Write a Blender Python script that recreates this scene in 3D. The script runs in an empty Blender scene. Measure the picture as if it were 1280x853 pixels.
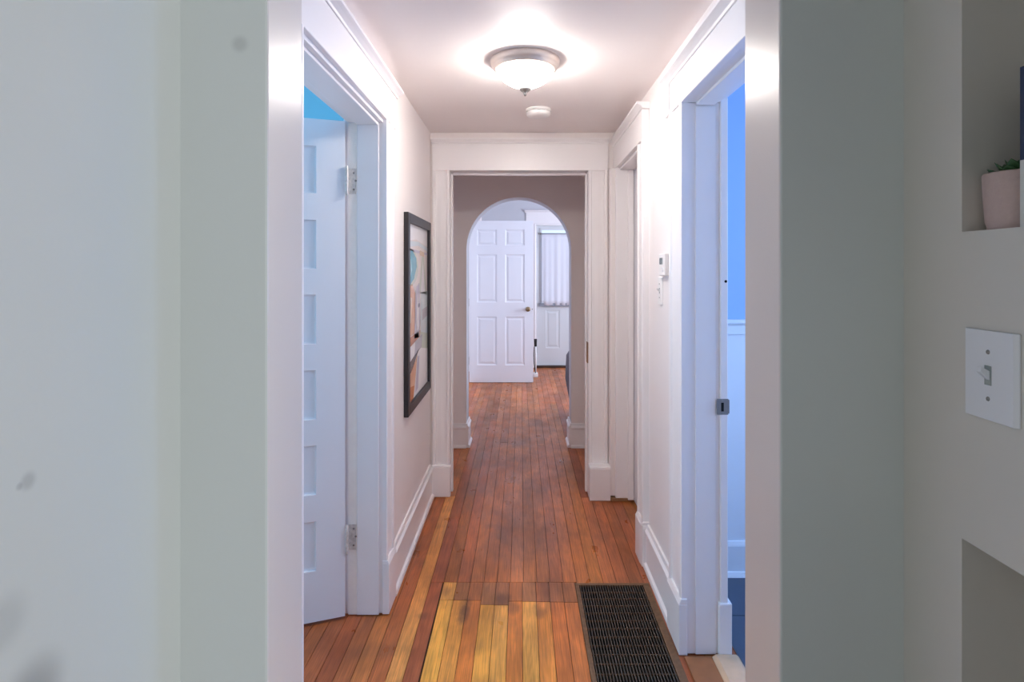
import bpy, bmesh, math, random
from mathutils import Vector, Matrix
random.seed(7)
PI = math.pi
scene = bpy.context.scene
COL = scene.collection

# ---------------------------------------------------------------- helpers
def lin(c):
    return tuple(((v/255)/12.92 if v/255 <= .04045 else ((v/255+.055)/1.055)**2.4) for v in c)

def newmat(name, rgb, rough=.5, metal=0.0, spec=.5, noise=0.0, nscale=8.0, bump=0.0, bscale=60.0, emit=None, estr=0.0, coat=0.0):
    m = bpy.data.materials.new(name); m.use_nodes = True
    nt = m.node_tree; b = nt.nodes['Principled BSDF']
    col = lin(rgb) + (1,)
    b.inputs['Base Color'].default_value = col
    b.inputs['Roughness'].default_value = rough
    b.inputs['Metallic'].default_value = metal
    b.inputs['Specular IOR Level'].default_value = spec
    b.inputs['Coat Weight'].default_value = coat
    if noise or bump:
        g = nt.nodes.new('ShaderNodeNewGeometry')
    if noise:
        n = nt.nodes.new('ShaderNodeTexNoise'); n.inputs['Scale'].default_value = nscale; n.inputs['Detail'].default_value = 3
        nt.links.new(g.outputs['Position'], n.inputs['Vector'])
        mr = nt.nodes.new('ShaderNodeMapRange')
        mr.inputs['To Min'].default_value = 1-noise; mr.inputs['To Max'].default_value = 1+noise
        nt.links.new(n.outputs['Fac'], mr.inputs['Value'])
        vm = nt.nodes.new('ShaderNodeVectorMath'); vm.operation = 'SCALE'
        vm.inputs[0].default_value = col[:3]
        nt.links.new(mr.outputs['Result'], vm.inputs['Scale'])
        nt.links.new(vm.outputs['Vector'], b.inputs['Base Color'])
    if bump:
        n2 = nt.nodes.new('ShaderNodeTexNoise'); n2.inputs['Scale'].default_value = bscale; n2.inputs['Detail'].default_value = 4
        nt.links.new(g.outputs['Position'], n2.inputs['Vector'])
        bp = nt.nodes.new('ShaderNodeBump'); bp.inputs['Strength'].default_value = bump; bp.inputs['Distance'].default_value = .004
        nt.links.new(n2.outputs['Fac'], bp.inputs['Height'])
        nt.links.new(bp.outputs['Normal'], b.inputs['Normal'])
    if emit:
        b.inputs['Emission Color'].default_value = lin(emit)+(1,)
        b.inputs['Emission Strength'].default_value = estr
    return m

def box(bm, x0, x1, y0, y1, z0, z1, mi=0):
    v = [bm.verts.new(p) for p in ((x0,y0,z0),(x1,y0,z0),(x1,y1,z0),(x0,y1,z0),(x0,y0,z1),(x1,y0,z1),(x1,y1,z1),(x0,y1,z1))]
    for f in ((0,3,2,1),(4,5,6,7),(0,1,5,4),(1,2,6,5),(2,3,7,6),(3,0,4,7)):
        fc = bm.faces.new([v[i] for i in f]); fc.material_index = mi

def prism(bm, pts, axis, a0, a1, mi=0):
    """polygon pts (2D) extruded along axis from a0 to a1; 2D order is (x,y),(x,z),(y,z)"""
    def P(p, a):
        if axis == 'z': return (p[0], p[1], a)
        if axis == 'y': return (p[0], a, p[1])
        return (a, p[0], p[1])
    A = [bm.verts.new(P(p, a0)) for p in pts]; B = [bm.verts.new(P(p, a1)) for p in pts]
    n = len(pts)
    fs = [bm.faces.new(A), bm.faces.new(B[::-1])]
    for i in range(n):
        fs.append(bm.faces.new((A[i], B[i], B[(i+1)%n], A[(i+1)%n])))
    for f in fs: f.material_index = mi

def lathe(bm, prof, c, seg=48, axis='z', mi=0, smooth=True):
    """profile list of (r, h) revolved around axis through c"""
    rings = []
    for r, h in prof:
        if r < 1e-6:
            p = (0,0,h)
            pts = [p]
        else:
            pts = [(r*math.cos(2*PI*i/seg), r*math.sin(2*PI*i/seg), h) for i in range(seg)]
        ring = []
        for (x,y,z) in pts:
            if axis == 'x': x,y,z = z,x,y
            elif axis == 'y': x,y,z = x,z,y
            ring.append(bm.verts.new((c[0]+x, c[1]+y, c[2]+z)))
        rings.append(ring)
    for a, b in zip(rings, rings[1:]):
        for i in range(seg):
            j = (i+1) % seg
            if len(a) == 1 and len(b) == 1: continue
            if len(a) == 1: f = bm.faces.new((a[0], b[i], b[j]))
            elif len(b) == 1: f = bm.faces.new((a[i], b[0], a[j]))
            else: f = bm.faces.new((a[i], b[i], b[j], a[j]))
            f.smooth = smooth; f.material_index = mi

def tube(bm, path, r, seg=10, mi=0):
    path = [Vector(p) for p in path]; rings = []
    rad = r if isinstance(r, (list, tuple)) else [r]*len(path)
    for i, p in enumerate(path):
        d = (path[min(i+1, len(path)-1)] - path[max(i-1, 0)]).normalized()
        up = Vector((0,0,1)) if abs(d.z) < .9 else Vector((1,0,0))
        a = d.cross(up).normalized(); b = d.cross(a)
        rings.append([bm.verts.new(p + a*rad[i]*math.cos(2*PI*k/seg) + b*rad[i]*math.sin(2*PI*k/seg)) for k in range(seg)])
    for a, b in zip(rings, rings[1:]):
        for k in range(seg):
            f = bm.faces.new((a[k], a[(k+1)%seg], b[(k+1)%seg], b[k])); f.smooth = True; f.material_index = mi
    bm.faces.new(rings[0][::-1]).material_index = mi; bm.faces.new(rings[-1]).material_index = mi

def obj(name, bm, mats, parent=None, bevel=0.0, recalc=True):
    if recalc: bmesh.ops.recalc_face_normals(bm, faces=bm.faces[:])
    me = bpy.data.meshes.new(name); bm.to_mesh(me); bm.free()
    for m in (mats if isinstance(mats, (list, tuple)) else [mats]): me.materials.append(m)
    o = bpy.data.objects.new(name, me); COL.objects.link(o)
    if parent: o.parent = parent
    if bevel:
        md = o.modifiers.new('bevel', 'BEVEL'); md.width = bevel; md.segments = 2; md.limit_method = 'ANGLE'; md.angle_limit = math.radians(40)
    return o

def struct(name, bm, mats, bevel=0.0, parent=None):
    o = obj(name, bm, mats, parent, bevel)
    if parent is None: o['kind'] = 'structure'
    return o

def tag(o, label, cat, group=None):
    o['label'] = label; o['category'] = cat
    if group: o['group'] = group
    return o

def thing(name, label, cat, loc=(0,0,0), group=None):
    o = bpy.data.objects.new(name, None); COL.objects.link(o); o.location = loc
    o.empty_display_size = .05
    return tag(o, label, cat, group)

B = bmesh.new

# ---------------------------------------------------------------- materials
M = {}
M['hall_wall'] = newmat('hall_wall_paint', (242,236,234), .45, noise=.015, nscale=3, bump=.06, bscale=90)
M['ceil'] = newmat('ceiling_paint', (244,237,235), .55, noise=.02, nscale=4, bump=.12, bscale=40)
M['trim'] = newmat('trim_gloss_paint', (243,240,240), .32, noise=.012, nscale=6, bump=.03, bscale=45)
M['worn'] = newmat('worn_jamb_paint', (250,245,238), .4, noise=.05, nscale=25, bump=.2, bscale=70)
M['door'] = newmat('door_paint', (236,238,243), .38, noise=.01, bump=.04, bscale=60)
M['taupe'] = newmat('taupe_wall_paint', (243,236,233), .55, noise=.015, nscale=3, bump=.06, bscale=90)
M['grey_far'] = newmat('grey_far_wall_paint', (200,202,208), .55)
M['turq'] = newmat('turquoise_wall_paint', (136,192,206), .55)
M['bath_up'] = newmat('pale_blue_bath_paint', (158,192,236), .5)
M['bath_low'] = newmat('bath_wainscot_paint', (232,236,240), .4)
M['steel'] = newmat('worn_steel', (150,146,142), .38, metal=.9, noise=.12, nscale=120)
M['nickel'] = newmat('brushed_nickel', (232,220,210), .36, metal=.5)
M['painted_hinge'] = newmat('painted_over_hinge', (214,210,205), .4, metal=.2, noise=.4, nscale=90)
M['dim_back'] = newmat('bounce_cut_grey_paint', (78,80,86), .6)  # unseen near-room walls and ceiling, darkened to cut bounce light
M['bounce_cut'] = newmat('dark_bounce_cut', (60,66,76), .95, noise=.1, nscale=60)  # for the added dark sheet that soaks up warm bounce light
M['darkmetal'] = newmat('dark_metal', (66,56,48), .5, metal=.6, noise=.3, nscale=60)
M['black'] = newmat('black_frame', (40,37,40), .4, noise=.05, nscale=60)
M['blackhole'] = newmat('hole_black', (8,8,9), .9)
M['plastic'] = newmat('white_plastic', (238,236,234), .35)
M['plate'] = newmat('white_switch_plate', (226,226,230), .3)
M['glass_lamp'] = newmat('lit_frosted_glass', (255,250,244), .3, emit=(255,246,239), estr=69.0)
M['pot'] = newmat('pink_ceramic', (190,166,160), .7, noise=.06, nscale=150, bump=.3, bscale=180)
M['soil'] = newmat('soil', (50,38,30), .95, noise=.3, nscale=200)
M['leaf'] = newmat('succulent_leaf', (52,88,50), .45, noise=.2, nscale=90)
M['navy'] = newmat('navy_cover', (38,48,80), .5)
M['paper'] = newmat('book_white', (205,204,200), .6)
M['curtain'] = newmat('white_sheer_curtain', (226,228,236), .8)
M['lite'] = newmat('door_lite_daylight', (190,215,240), .1, emit=(215,228,240), estr=.5)
M['chair'] = newmat('grey_upholstery', (112,110,120), .9, bump=.3, bscale=300)
M['wooddark'] = newmat('dark_wood', (66,44,32), .5, noise=.2, nscale=30)
M['slate'] = newmat('slate_tile', (66,80,98), .4, noise=.1, nscale=8)
M['grout'] = newmat('grout', (150,155,160), .8)
M['extdoor'] = newmat('exterior_door_paint', (218,222,224), .45)
M['greybar'] = newmat('grey_aluminium', (140,146,156), .5)
M['brass'] = newmat('tarnished_brass', (150,128,98), .35, metal=.8, noise=.2, nscale=150)
M['bare'] = newmat('bare_wood_chip', (150,112,78), .6, noise=.35, nscale=120)
M['saddle'] = newmat('pale_wood_saddle', (214,178,142), .5, noise=.15, nscale=25)
M['saddle_dark'] = newmat('brown_wood_saddle', (150,96,58), .45, noise=.2, nscale=25)
M['rubber'] = newmat('black_rubber', (26,26,28), .6)
M['screen'] = newmat('lcd_grey', (150,158,156), .25)
M['lcd_ink'] = newmat('lcd_ink', (45,52,58), .4)

def spotted_wall(name, rgb, spots):
    """plain paint with a few soft grey stains and darker patches: (x, y, z, radius, strength)"""
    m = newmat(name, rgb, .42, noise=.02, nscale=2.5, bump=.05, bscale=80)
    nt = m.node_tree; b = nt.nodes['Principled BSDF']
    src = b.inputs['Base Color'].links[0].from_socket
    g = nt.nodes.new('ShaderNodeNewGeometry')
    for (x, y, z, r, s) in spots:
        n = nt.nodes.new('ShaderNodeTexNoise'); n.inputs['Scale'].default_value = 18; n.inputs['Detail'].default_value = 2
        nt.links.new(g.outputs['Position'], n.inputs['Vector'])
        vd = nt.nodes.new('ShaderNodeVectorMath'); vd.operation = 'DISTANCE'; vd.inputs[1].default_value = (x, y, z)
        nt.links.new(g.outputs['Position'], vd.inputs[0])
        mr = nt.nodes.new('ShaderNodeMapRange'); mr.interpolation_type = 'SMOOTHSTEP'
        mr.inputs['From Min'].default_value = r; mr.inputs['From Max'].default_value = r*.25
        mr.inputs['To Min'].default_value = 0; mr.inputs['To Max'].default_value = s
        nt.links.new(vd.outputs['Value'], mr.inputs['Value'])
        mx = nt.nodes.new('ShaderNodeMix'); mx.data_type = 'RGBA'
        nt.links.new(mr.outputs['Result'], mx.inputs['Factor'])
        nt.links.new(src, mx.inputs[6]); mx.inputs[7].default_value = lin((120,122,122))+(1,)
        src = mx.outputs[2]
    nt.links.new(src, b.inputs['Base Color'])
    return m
M['near_paint'] = spotted_wall('grey_green_paint', (211,215,211), [(-.538,.629,1.198,.014,.32), (-.538,.618,1.196,.006,.3),
    (-.444,.91,1.785,.018,.28), (-.538,.632,.955,.06,.5), (-.538,.60,1.06,.04,.2)])  # last two: soft darker patches low on the left wall
M['reveal_paint'] = newmat('reveal_paint', (218,212,209), .3, noise=.01)
M['right_paint'] = newmat('grey_right_paint', (209,204,196), .42, noise=.02, nscale=2.5, bump=.05, bscale=80)

# floor boards: one mesh of boards, each board's own stain colour is a face colour
def floor_material():
    m = bpy.data.materials.new('oiled_floor_boards'); m.use_nodes = True
    nt = m.node_tree; N = nt.nodes; L = nt.links; b = N['Principled BSDF']
    tone = N.new('ShaderNodeAttribute'); tone.attribute_name = 'tone'
    seed = N.new('ShaderNodeAttribute'); seed.attribute_name = 'seed'
    geo = N.new('ShaderNodeNewGeometry')
    off = N.new('ShaderNodeVectorMath'); off.operation = 'MULTIPLY_ADD'
    L.new(seed.outputs['Color'], off.inputs[0]); off.inputs[1].default_value = (40,40,40)
    L.new(geo.outputs['Position'], off.inputs[2])
    def noise(vec, sx, sy, detail, dist=0):
        mp = N.new('ShaderNodeVectorMath'); mp.operation = 'MULTIPLY'; mp.inputs[1].default_value = (sx, sy, 1)
        L.new(vec, mp.inputs[0])
        n = N.new('ShaderNodeTexNoise'); n.inputs['Scale'].default_value = 1; n.inputs['Detail'].default_value = detail
        n.inputs['Distortion'].default_value = dist
        L.new(mp.outputs['Vector'], n.inputs['Vector']); return n.outputs['Fac']
    def mapr(v, a, b_, c, d):
        r = N.new('ShaderNodeMapRange'); r.inputs['From Min'].default_value = a; r.inputs['From Max'].default_value = b_
        r.inputs['To Min'].default_value = c; r.inputs['To Max'].default_value = d; L.new(v, r.inputs['Value']); return r.outputs['Result']
    def mul(a, b_):
        r = N.new('ShaderNodeMath'); r.operation = 'MULTIPLY'; L.new(a, r.inputs[0]); L.new(b_, r.inputs[1]); return r.outputs[0]
    fine = mapr(noise(off.outputs['Vector'], 330, 7, 5), .32, .68, .70, 1.12)
    # cathedral figure: bands of a stretched distorted noise
    fig = N.new('ShaderNodeMath'); fig.operation = 'SINE'
    fb = N.new('ShaderNodeMath'); fb.operation = 'MULTIPLY'; fb.inputs[1].default_value = 55
    L.new(noise(off.outputs['Vector'], 16, 1.6, 2, .4), fb.inputs[0]); L.new(fb.outputs[0], fig.inputs[0])
    figm = mapr(fig.outputs[0], -1, 1, .91, 1.05)
    blot = mapr(noise(geo.outputs['Position'], 5, 2.2, 4, .6), .38, .66, 1.12, .66)
    blot2 = mapr(noise(geo.outputs['Position'], 14, 9, 3), .35, .7, 1.06, .86)
    k = mul(mul(fine, figm), mul(blot, blot2))
    vm = N.new('ShaderNodeVectorMath'); vm.operation = 'SCALE'; L.new(tone.outputs['Color'], vm.inputs[0]); L.new(k, vm.inputs['Scale'])
    src = vm.outputs['Vector']
    for (x, y, rx, ry, s) in ((-.235,2.40,.035,.11,.85), (-.08,2.49,.05,.06,.6), (-.03,2.43,.035,.06,.5), (.075,2.40,.03,.06,.5), (-.33,2.56,.03,.05,.4), (-.405,2.37,.03,.03,.5),
                              (-.42,2.62,.03,.09,.4), (.02,3.1,.25,.35,.4), (-.55,2.15,.13,.06,.35), (.0,4.75,.4,.18,.35), (.1,5.2,.2,.5,.2)):
        sub = N.new('ShaderNodeVectorMath'); sub.operation = 'SUBTRACT'; sub.inputs[1].default_value = (x, y, 0); L.new(geo.outputs['Position'], sub.inputs[0])
        sc = N.new('ShaderNodeVectorMath'); sc.operation = 'MULTIPLY'; sc.inputs[1].default_value = (1/rx, 1/ry, 0); L.new(sub.outputs[0], sc.inputs[0])
        ln = N.new('ShaderNodeVectorMath'); ln.operation = 'LENGTH'; L.new(sc.outputs[0], ln.inputs[0])
        wob = mapr(noise(geo.outputs['Position'], 30, 14, 3), 0, 1, -.6, .6)
        ad = N.new('ShaderNodeMath'); ad.operation = 'ADD'; L.new(ln.outputs['Value'], ad.inputs[0]); L.new(wob, ad.inputs[1])
        mr = N.new('ShaderNodeMapRange'); mr.interpolation_type = 'SMOOTHSTEP'; mr.inputs['From Min'].default_value = 1.15; mr.inputs['From Max'].default_value = .2
        mr.inputs['To Min'].default_value = 0; mr.inputs['To Max'].default_value = s; L.new(ad.outputs[0], mr.inputs['Value'])
        mx = N.new('ShaderNodeMix'); mx.data_type = 'RGBA'; L.new(mr.outputs['Result'], mx.inputs['Factor'])
        L.new(src, mx.inputs[6]); mx.inputs[7].default_value = lin((96,60,40))+(1,)
        src = mx.outputs[2]
    L.new(src, b.inputs['Base Color'])
    L.new(mapr(noise(geo.outputs['Position'], 9, 5, 4), .3, .7, .26, .46), b.inputs['Roughness'])
    bp = N.new('ShaderNodeBump'); bp.inputs['Strength'].default_value = .12; bp.inputs['Distance'].default_value = .002
    L.new(fine, bp.inputs['Height']); L.new(bp.outputs['Normal'], b.inputs['Normal'])
    b.inputs['Specular IOR Level'].default_value = .45
    return m
M['floor'] = floor_material()
M['gap'] = newmat('board_gap', (58,32,20), .8)

# ---------------------------------------------------------------- key sizes
XL, XR = -.57, .615          # hall wall faces
HY0, HY1 = 1.055, 3.63       # hall from the near partition to the end wall
HC = 2.287                   # hall ceiling
GX0, GX1, GY0, GY1 = .245, .58, 1.80, 2.612   # floor grille

# ---------------------------------------------------------------- floor
def build_floor():
    bm = B()
    tone = bm.loops.layers.float_color.new('tone'); seed = bm.loops.layers.float_color.new('seed')
    def plank(x0, x1, y0, y1, rgb):
        g = .00055
        x0 += g; x1 -= g; y0 += g; y1 -= g
        if x1-x0 < .002 or y1-y0 < .002: return
        s = (random.random(), random.random(), random.random(), 1)
        b_ = .0008
        o = [bm.verts.new(p) for p in ((x0,y0,-.003),(x1,y0,-.003),(x1,y1,-.003),(x0,y1,-.003))]
        i = [bm.verts.new(p) for p in ((x0+b_,y0+b_,0),(x1-b_,y0+b_,0),(x1-b_,y1-b_,0),(x0+b_,y1-b_,0))]
        fs = [bm.faces.new(i)] + [bm.faces.new((o[k], o[(k+1)%4], i[(k+1)%4], i[k])) for k in range(4)]
        c = lin(rgb) + (1,)
        for f in fs:
            for l in f.loops: l[tone] = c; l[seed] = s
    def cut(x0, x1, y0, y1, rgb):
        """leave out the grille hole"""
        if x1 <= GX0 or x0 >= GX1 or y1 <= GY0 or y0 >= GY1: plank(x0, x1, y0, y1, rgb); return
        if y1 > GY1: plank(x0, x1, GY1, y1, rgb)
        if y0 < GY0: plank(x0, x1, y0, GY0, rgb)
        ya, yb = max(y0, GY0), min(y1, GY1)
        if x0 < GX0: plank(x0, GX0, ya, yb, rgb)
        if x1 > GX1: plank(GX1, x1, ya, yb, rgb)
    def vary(rgb, a=14):
        k = random.uniform(-a, a); return tuple(max(0, min(255, c + k*(1 if j == 0 else .75) + random.uniform(-4, 4))) for j, c in enumerate(rgb))
    brown = [(196,114,62), (186,106,57), (202,120,66), (176,98,54), (206,124,68), (192,112,62)]
    pitch = .0605; x_patch = -.35
    PX0, PX1, PY = x_patch, GX0, 2.625
    k0 = int((-3.2 - x_patch)/pitch) - 1; k1 = int((2.4 - x_patch)/pitch) + 1
    for k in range(k0, k1):
        xa, xb = x_patch + k*pitch, x_patch + (k+1)*pitch
        y = -3.2 + random.uniform(-1.6, 0)
        splits = {-2: [3.62], -1: [3.3]}.get(k, [PY]) if PX0 - 3*pitch < xa < PX1 else []
        while y < 8.45:
            ln = random.uniform(2.0, 4.5)
            if k == -2 and y < 0: ln = 3.62 - y
            elif splits and y < splits[0] - .01 and y + ln > splits[0] - .9: ln = splits[0] - y
            ya, yb = max(y, -3.2), min(y + ln, 8.45)
            y += ln
            if yb <= -3.2: continue
            rgb = vary(random.choice(brown), 8)
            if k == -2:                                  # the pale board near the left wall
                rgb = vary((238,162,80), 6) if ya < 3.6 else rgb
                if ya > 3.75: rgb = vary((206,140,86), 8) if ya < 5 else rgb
            if xb > PX0 + .001 and xa < PX1 - .001 and ya < PY:
                if yb > PY: cut(xa, xb, PY, yb, rgb)
                continue
            if k == -1 and ya < PY < yb: cut(xa, xb, PY, yb, rgb); cut(xa, xb-.005, ya, PY, rgb); continue
            cut(xa, xb - (.005 if k == -1 and yb <= PY else 0), ya, yb, rgb)
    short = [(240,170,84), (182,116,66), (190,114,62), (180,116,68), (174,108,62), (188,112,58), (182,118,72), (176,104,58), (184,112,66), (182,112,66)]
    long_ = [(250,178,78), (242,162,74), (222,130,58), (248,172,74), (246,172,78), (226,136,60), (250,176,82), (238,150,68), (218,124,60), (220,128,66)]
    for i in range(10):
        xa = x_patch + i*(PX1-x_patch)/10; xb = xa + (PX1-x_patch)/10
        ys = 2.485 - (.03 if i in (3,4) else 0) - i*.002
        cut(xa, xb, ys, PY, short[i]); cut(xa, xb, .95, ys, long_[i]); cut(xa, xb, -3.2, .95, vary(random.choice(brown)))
    o = struct('floor', bm, M['floor'])
    s = B()
    box(s, -3.3, GX0, -3.3, 8.5, -.06, -.0032); box(s, GX1, 2.5, -3.3, 8.5, -.06, -.0032)
    box(s, GX0, GX1, -3.3, GY0, -.06, -.0032); box(s, GX0, GX1, GY1, 8.5, -.06, -.0032)
    obj('subfloor', s, M['gap'], o)
build_floor()

# ---------------------------------------------------------------- walls of the hall
bm = B()
box(bm, -.70, XL, HY0, 1.45, 0, 2.6); box(bm, -.70, XL, 2.39, HY1, 0, 2.6); box(bm, -.70, XL, 1.45, 2.39, 2.05, 2.6)
struct('wall_left', bm, M['hall_wall'])
bm = B()
box(bm, XR, .735, HY0, 1.28, 0, 2.6); box(bm, XR, .735, 2.145, 2.87, 0, 2.6); box(bm, XR, .735, 3.55, HY1, 0, 2.6)
box(bm, XR, .735, 1.28, 2.145, 2.06, 2.6); box(bm, XR, .735, 2.87, 3.55, 2.06, 2.6)
struct('wall_right', bm, M['hall_wall'])
bm = B()
box(bm, -1.5, -.46, HY1, 3.75, 0, 2.6); box(bm, .435, 1.5, HY1, 3.75, 0, 2.6); box(bm, -.46, .435, HY1, 3.75, 2.06, 2.6)
struct('wall_end', bm, [M['hall_wall']])
bm = B(); box(bm, -.70, .735, HY0-.145, HY1+.06, HC, HC+.1); struct('ceiling', bm, M['ceil'])

# near partition with the cased-free opening
bm = B()
box(bm, -3.3, -.40, .91, 1.055, 0, 2.6)
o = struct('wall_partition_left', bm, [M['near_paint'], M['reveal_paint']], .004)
for p in o.data.polygons:
    if p.normal.x > .5 or p.normal.y > .5: p.material_index = 1
bm = B(); box(bm, .4095, 3.2, .91, 1.055, 0, 2.6)
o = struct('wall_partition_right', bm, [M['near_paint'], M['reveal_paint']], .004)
for p in o.data.polygons:
    if p.normal.x < -.5 or p.normal.y > .5: p.material_index = 1
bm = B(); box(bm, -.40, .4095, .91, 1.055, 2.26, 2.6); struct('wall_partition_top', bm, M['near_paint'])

# near left wall and the near right wall with its two niches
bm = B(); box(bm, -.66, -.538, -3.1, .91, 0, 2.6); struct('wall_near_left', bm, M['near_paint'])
bm = B()
NY0, NY1, NXB = .36, .79, .90
box(bm, .605, NXB, NY1, .91, 0, 2.6); box(bm, .605, NXB, .30, NY0, 0, 2.6)
box(bm, .605, NXB, NY0, NY1, 1.06, 1.4805); box(bm, .605, NXB, NY0, NY1, 2.15, 2.6); box(bm, .605, NXB, NY0, NY1, 0, .12)
box(bm, NXB, NXB+.05, .30, .91, 0, 2.6)
bmesh.ops.remove_doubles(bm, verts=bm.verts[:], dist=1e-5)
struct('wall_near_right', bm, M['right_paint'])

# ---------------------------------------------------------------- vestibule, arch wall
bm = B()
AC, AR, AS, AY0, AY1 = -.016, .418, 1.582, 4.60, 4.80
n = 40
arc = [(AC + AR*math.cos(PI - PI*i/n), AS + AR*math.sin(PI*i/n)) for i in range(n+1)]
box(bm, -1.5, AC-AR, AY0, AY1, 0, AS); box(bm, AC+AR, 2.4, AY0, AY1, 0, AS)
for (x0, z0), (x1, z1) in zip(arc, arc[1:]):
    prism(bm, [(x0,z0),(x1,z1),(x1,2.6),(x0,2.6)], 'y', AY0, AY1)
box(bm, -1.5, AC-AR, AY0, AY1, AS, 2.6); box(bm, AC+AR, 2.4, AY0, AY1, AS, 2.6)
bmesh.ops.remove_doubles(bm, verts=bm.verts[:], dist=1e-5)
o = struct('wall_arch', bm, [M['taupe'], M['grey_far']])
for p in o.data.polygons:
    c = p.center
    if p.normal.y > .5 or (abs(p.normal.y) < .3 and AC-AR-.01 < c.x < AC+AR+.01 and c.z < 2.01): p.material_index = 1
bm = B(); box(bm, -1.6, -1.5, 3.63, 4.8, 0, 2.6); struct('wall_vestibule_left', bm, M['taupe'])
bm = B(); box(bm, 1.5, 1.6, 3.63, 4.6, 0, 2.6); struct('wall_vestibule_right', bm, M['taupe'])
bm = B(); box(bm, -1.6, 2.5, 3.69, 4.7, 2.42, 2.6); struct('ceiling_vestibule', bm, M['ceil'])

# ---------------------------------------------------------------- far room
FX0, FX1, FY1 = -.68, 2.3, 8.32
bm = B()
box(bm, FX0-.12, FX0, 4.8, 7.2, 0, 2.7); box(bm, FX0-.12, FX0, 8.02, FY1, 0, 2.7); box(bm, FX0-.12, FX0, 7.2, 8.02, 2.06, 2.7)
box(bm, FX0-.9, FX0-.85, 6.9, FY1, 0, 2.7); box(bm, FX0-.9, FX0-.12, 6.85, 6.9, 0, 2.7); box(bm, FX0-.9, FX0-.12, FY1, FY1+.05, 0, 2.7); box(bm, FX0-.9, FX0-.12, 6.9, FY1, 2.65, 2.7)
struct('wall_far_left', bm, M['grey_far'])
bm = B()
box(bm, FX0, .215, FY1, FY1+.14, 0, 2.7); box(bm, 1.125, FX1, FY1, FY1+.14, 0, 2.7); box(bm, .215, 1.125, FY1, FY1+.14, 2.06, 2.7)
struct('wall_far_back', bm, M['grey_far'])
bm = B()
box(bm, FX1, FX1+.12, 4.8, 5.5, 0, 2.7); box(bm, FX1, FX1+.12, 7.3, FY1+.14, 0, 2.7); box(bm, FX1, FX1+.12, 5.5, 7.3, 0, .8); box(bm, FX1, FX1+.12, 5.5, 7.3, 2.2, 2.7)
struct('wall_far_right', bm, M['grey_far'])
bm = B(); box(bm, -.8, 2.42, 4.8, 8.46, 2.65, 2.75); struct('ceiling_far', bm, M['ceil'])

# ---------------------------------------------------------------- left room, bathroom, near room
bm = B()
box(bm, -3.3, -3.2, 1.055, 1.3, 0, 2.65); box(bm, -3.3, -3.2, 2.7, 3.5, 0, 2.65); box(bm, -3.3, -3.2, 1.3, 2.7, 0, .7); box(bm, -3.3, -3.2, 1.3, 2.7, 2.2, 2.65)
struct('wall_left_room_window', bm, M['turq'])
bm = B(); box(bm, -3.3, -.705, 3.4, 3.5, 0, 2.65); struct('wall_left_room_back', bm, M['turq'])
bm = B(); box(bm, -.708, -.701, 2.49, 3.4, 0, 2.65); box(bm, -.708, -.701, 1.055, 1.34, 0, 2.65); box(bm, -.708, -.701, 1.34, 2.49, 2.2, 2.65); struct('wall_left_room_inner', bm, M['turq'])
bm = B(); box(bm, -3.3, -.701, 1.055, 3.5, 2.6, 2.7); struct('ceiling_left_room', bm, M['turq'])

BY = 2.68
bm = B()
box(bm, .737, 2.5, BY, BY+.1, 0, 1.19, 0); box(bm, .737, 2.5, BY, BY+.1, 1.19, 2.6, 1)
struct('wall_bath_back', bm, [M['bath_low'], M['bath_up']])
bm = B()
box(bm, 2.4, 2.5, 1.055, 1.35, 0, 2.6); box(bm, 2.4, 2.5, 2.35, BY, 0, 2.6); box(bm, 2.4, 2.5, 1.35, 2.35, 0, .9); box(bm, 2.4, 2.5, 1.35, 2.35, 2.1, 2.6)
struct('wall_bath_window', bm, M['bath_up'])
bm = B(); box(bm, .736, 2.5, 1.055, BY+.1, 2.6, 2.7); struct('ceiling_bath', bm, M['bath_low'])
bm = B()
box(bm, .80, 2.4, 1.055, BY, .001, .0035, 1)
for i in range(6):
    for j in range(6):
        x0 = .80+i*.305; y0 = BY-.012-(j+1)*.305
        if y0 < 1.0: continue
        box(bm, x0+.002, min(x0+.303, 2.4), max(y0+.002, 1.056), y0+.303, .0035, .006, 0)
struct('floor_bath', bm, [M['slate'], M['grout']])
bm = B()
box(bm, .737, 2.4, BY-.014, BY, .006, .145); prism(bm, [(BY-.014,.145),(BY,.145),(BY,.165),(BY-.006,.165)], 'x', .737, 2.4)
prism(bm, [(BY-.032,.006),(BY-.014,.006),(BY-.014,.03),(BY-.022,.026)], 'x', .737, 2.4)
struct('baseboard_bath', bm, M['bath_low'], .002)
bm = B()
box(bm, .737, 2.4, BY-.012, BY, 1.125, 1.17); prism(bm, [(BY-.03,1.19),(BY-.03,1.178),(BY-.012,1.165),(BY,1.165),(BY,1.195),(BY-.026,1.195)], 'x', .737, 2.4)
struct('trim_chair_rail', bm, M['bath_low'], .002)

# near room behind the camera
bm = B(); box(bm, -.66, 3.2, -3.2, -3.1, 0, .8); box(bm, -.66, 3.2, -3.2, -3.1, 2.2, 2.6); box(bm, -.66, 0.2, -3.2, -3.1, .8, 2.2); box(bm, 1.6, 3.2, -3.2, -3.1, .8, 2.2)
struct('wall_near_back', bm, M['dim_back'])
bm = B(); box(bm, 3.1, 3.2, -3.1, -2.8, 0, 2.6); box(bm, 3.1, 3.2, -1.1, .91, 0, 2.6); box(bm, 3.1, 3.2, -2.8, -1.1, 0, .7); box(bm, 3.1, 3.2, -2.8, -1.1, 2.2, 2.6)
struct('wall_near_window', bm, M['dim_back'])
bm = B(); box(bm, .95, 3.1, .30, .35, 0, 2.6); struct('wall_near_return', bm, M['dim_back'])
bm = B(); box(bm, -.66, 3.2, -3.2, .91, 2.6, 2.7); struct('ceiling_near', bm, M['dim_back'])

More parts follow.
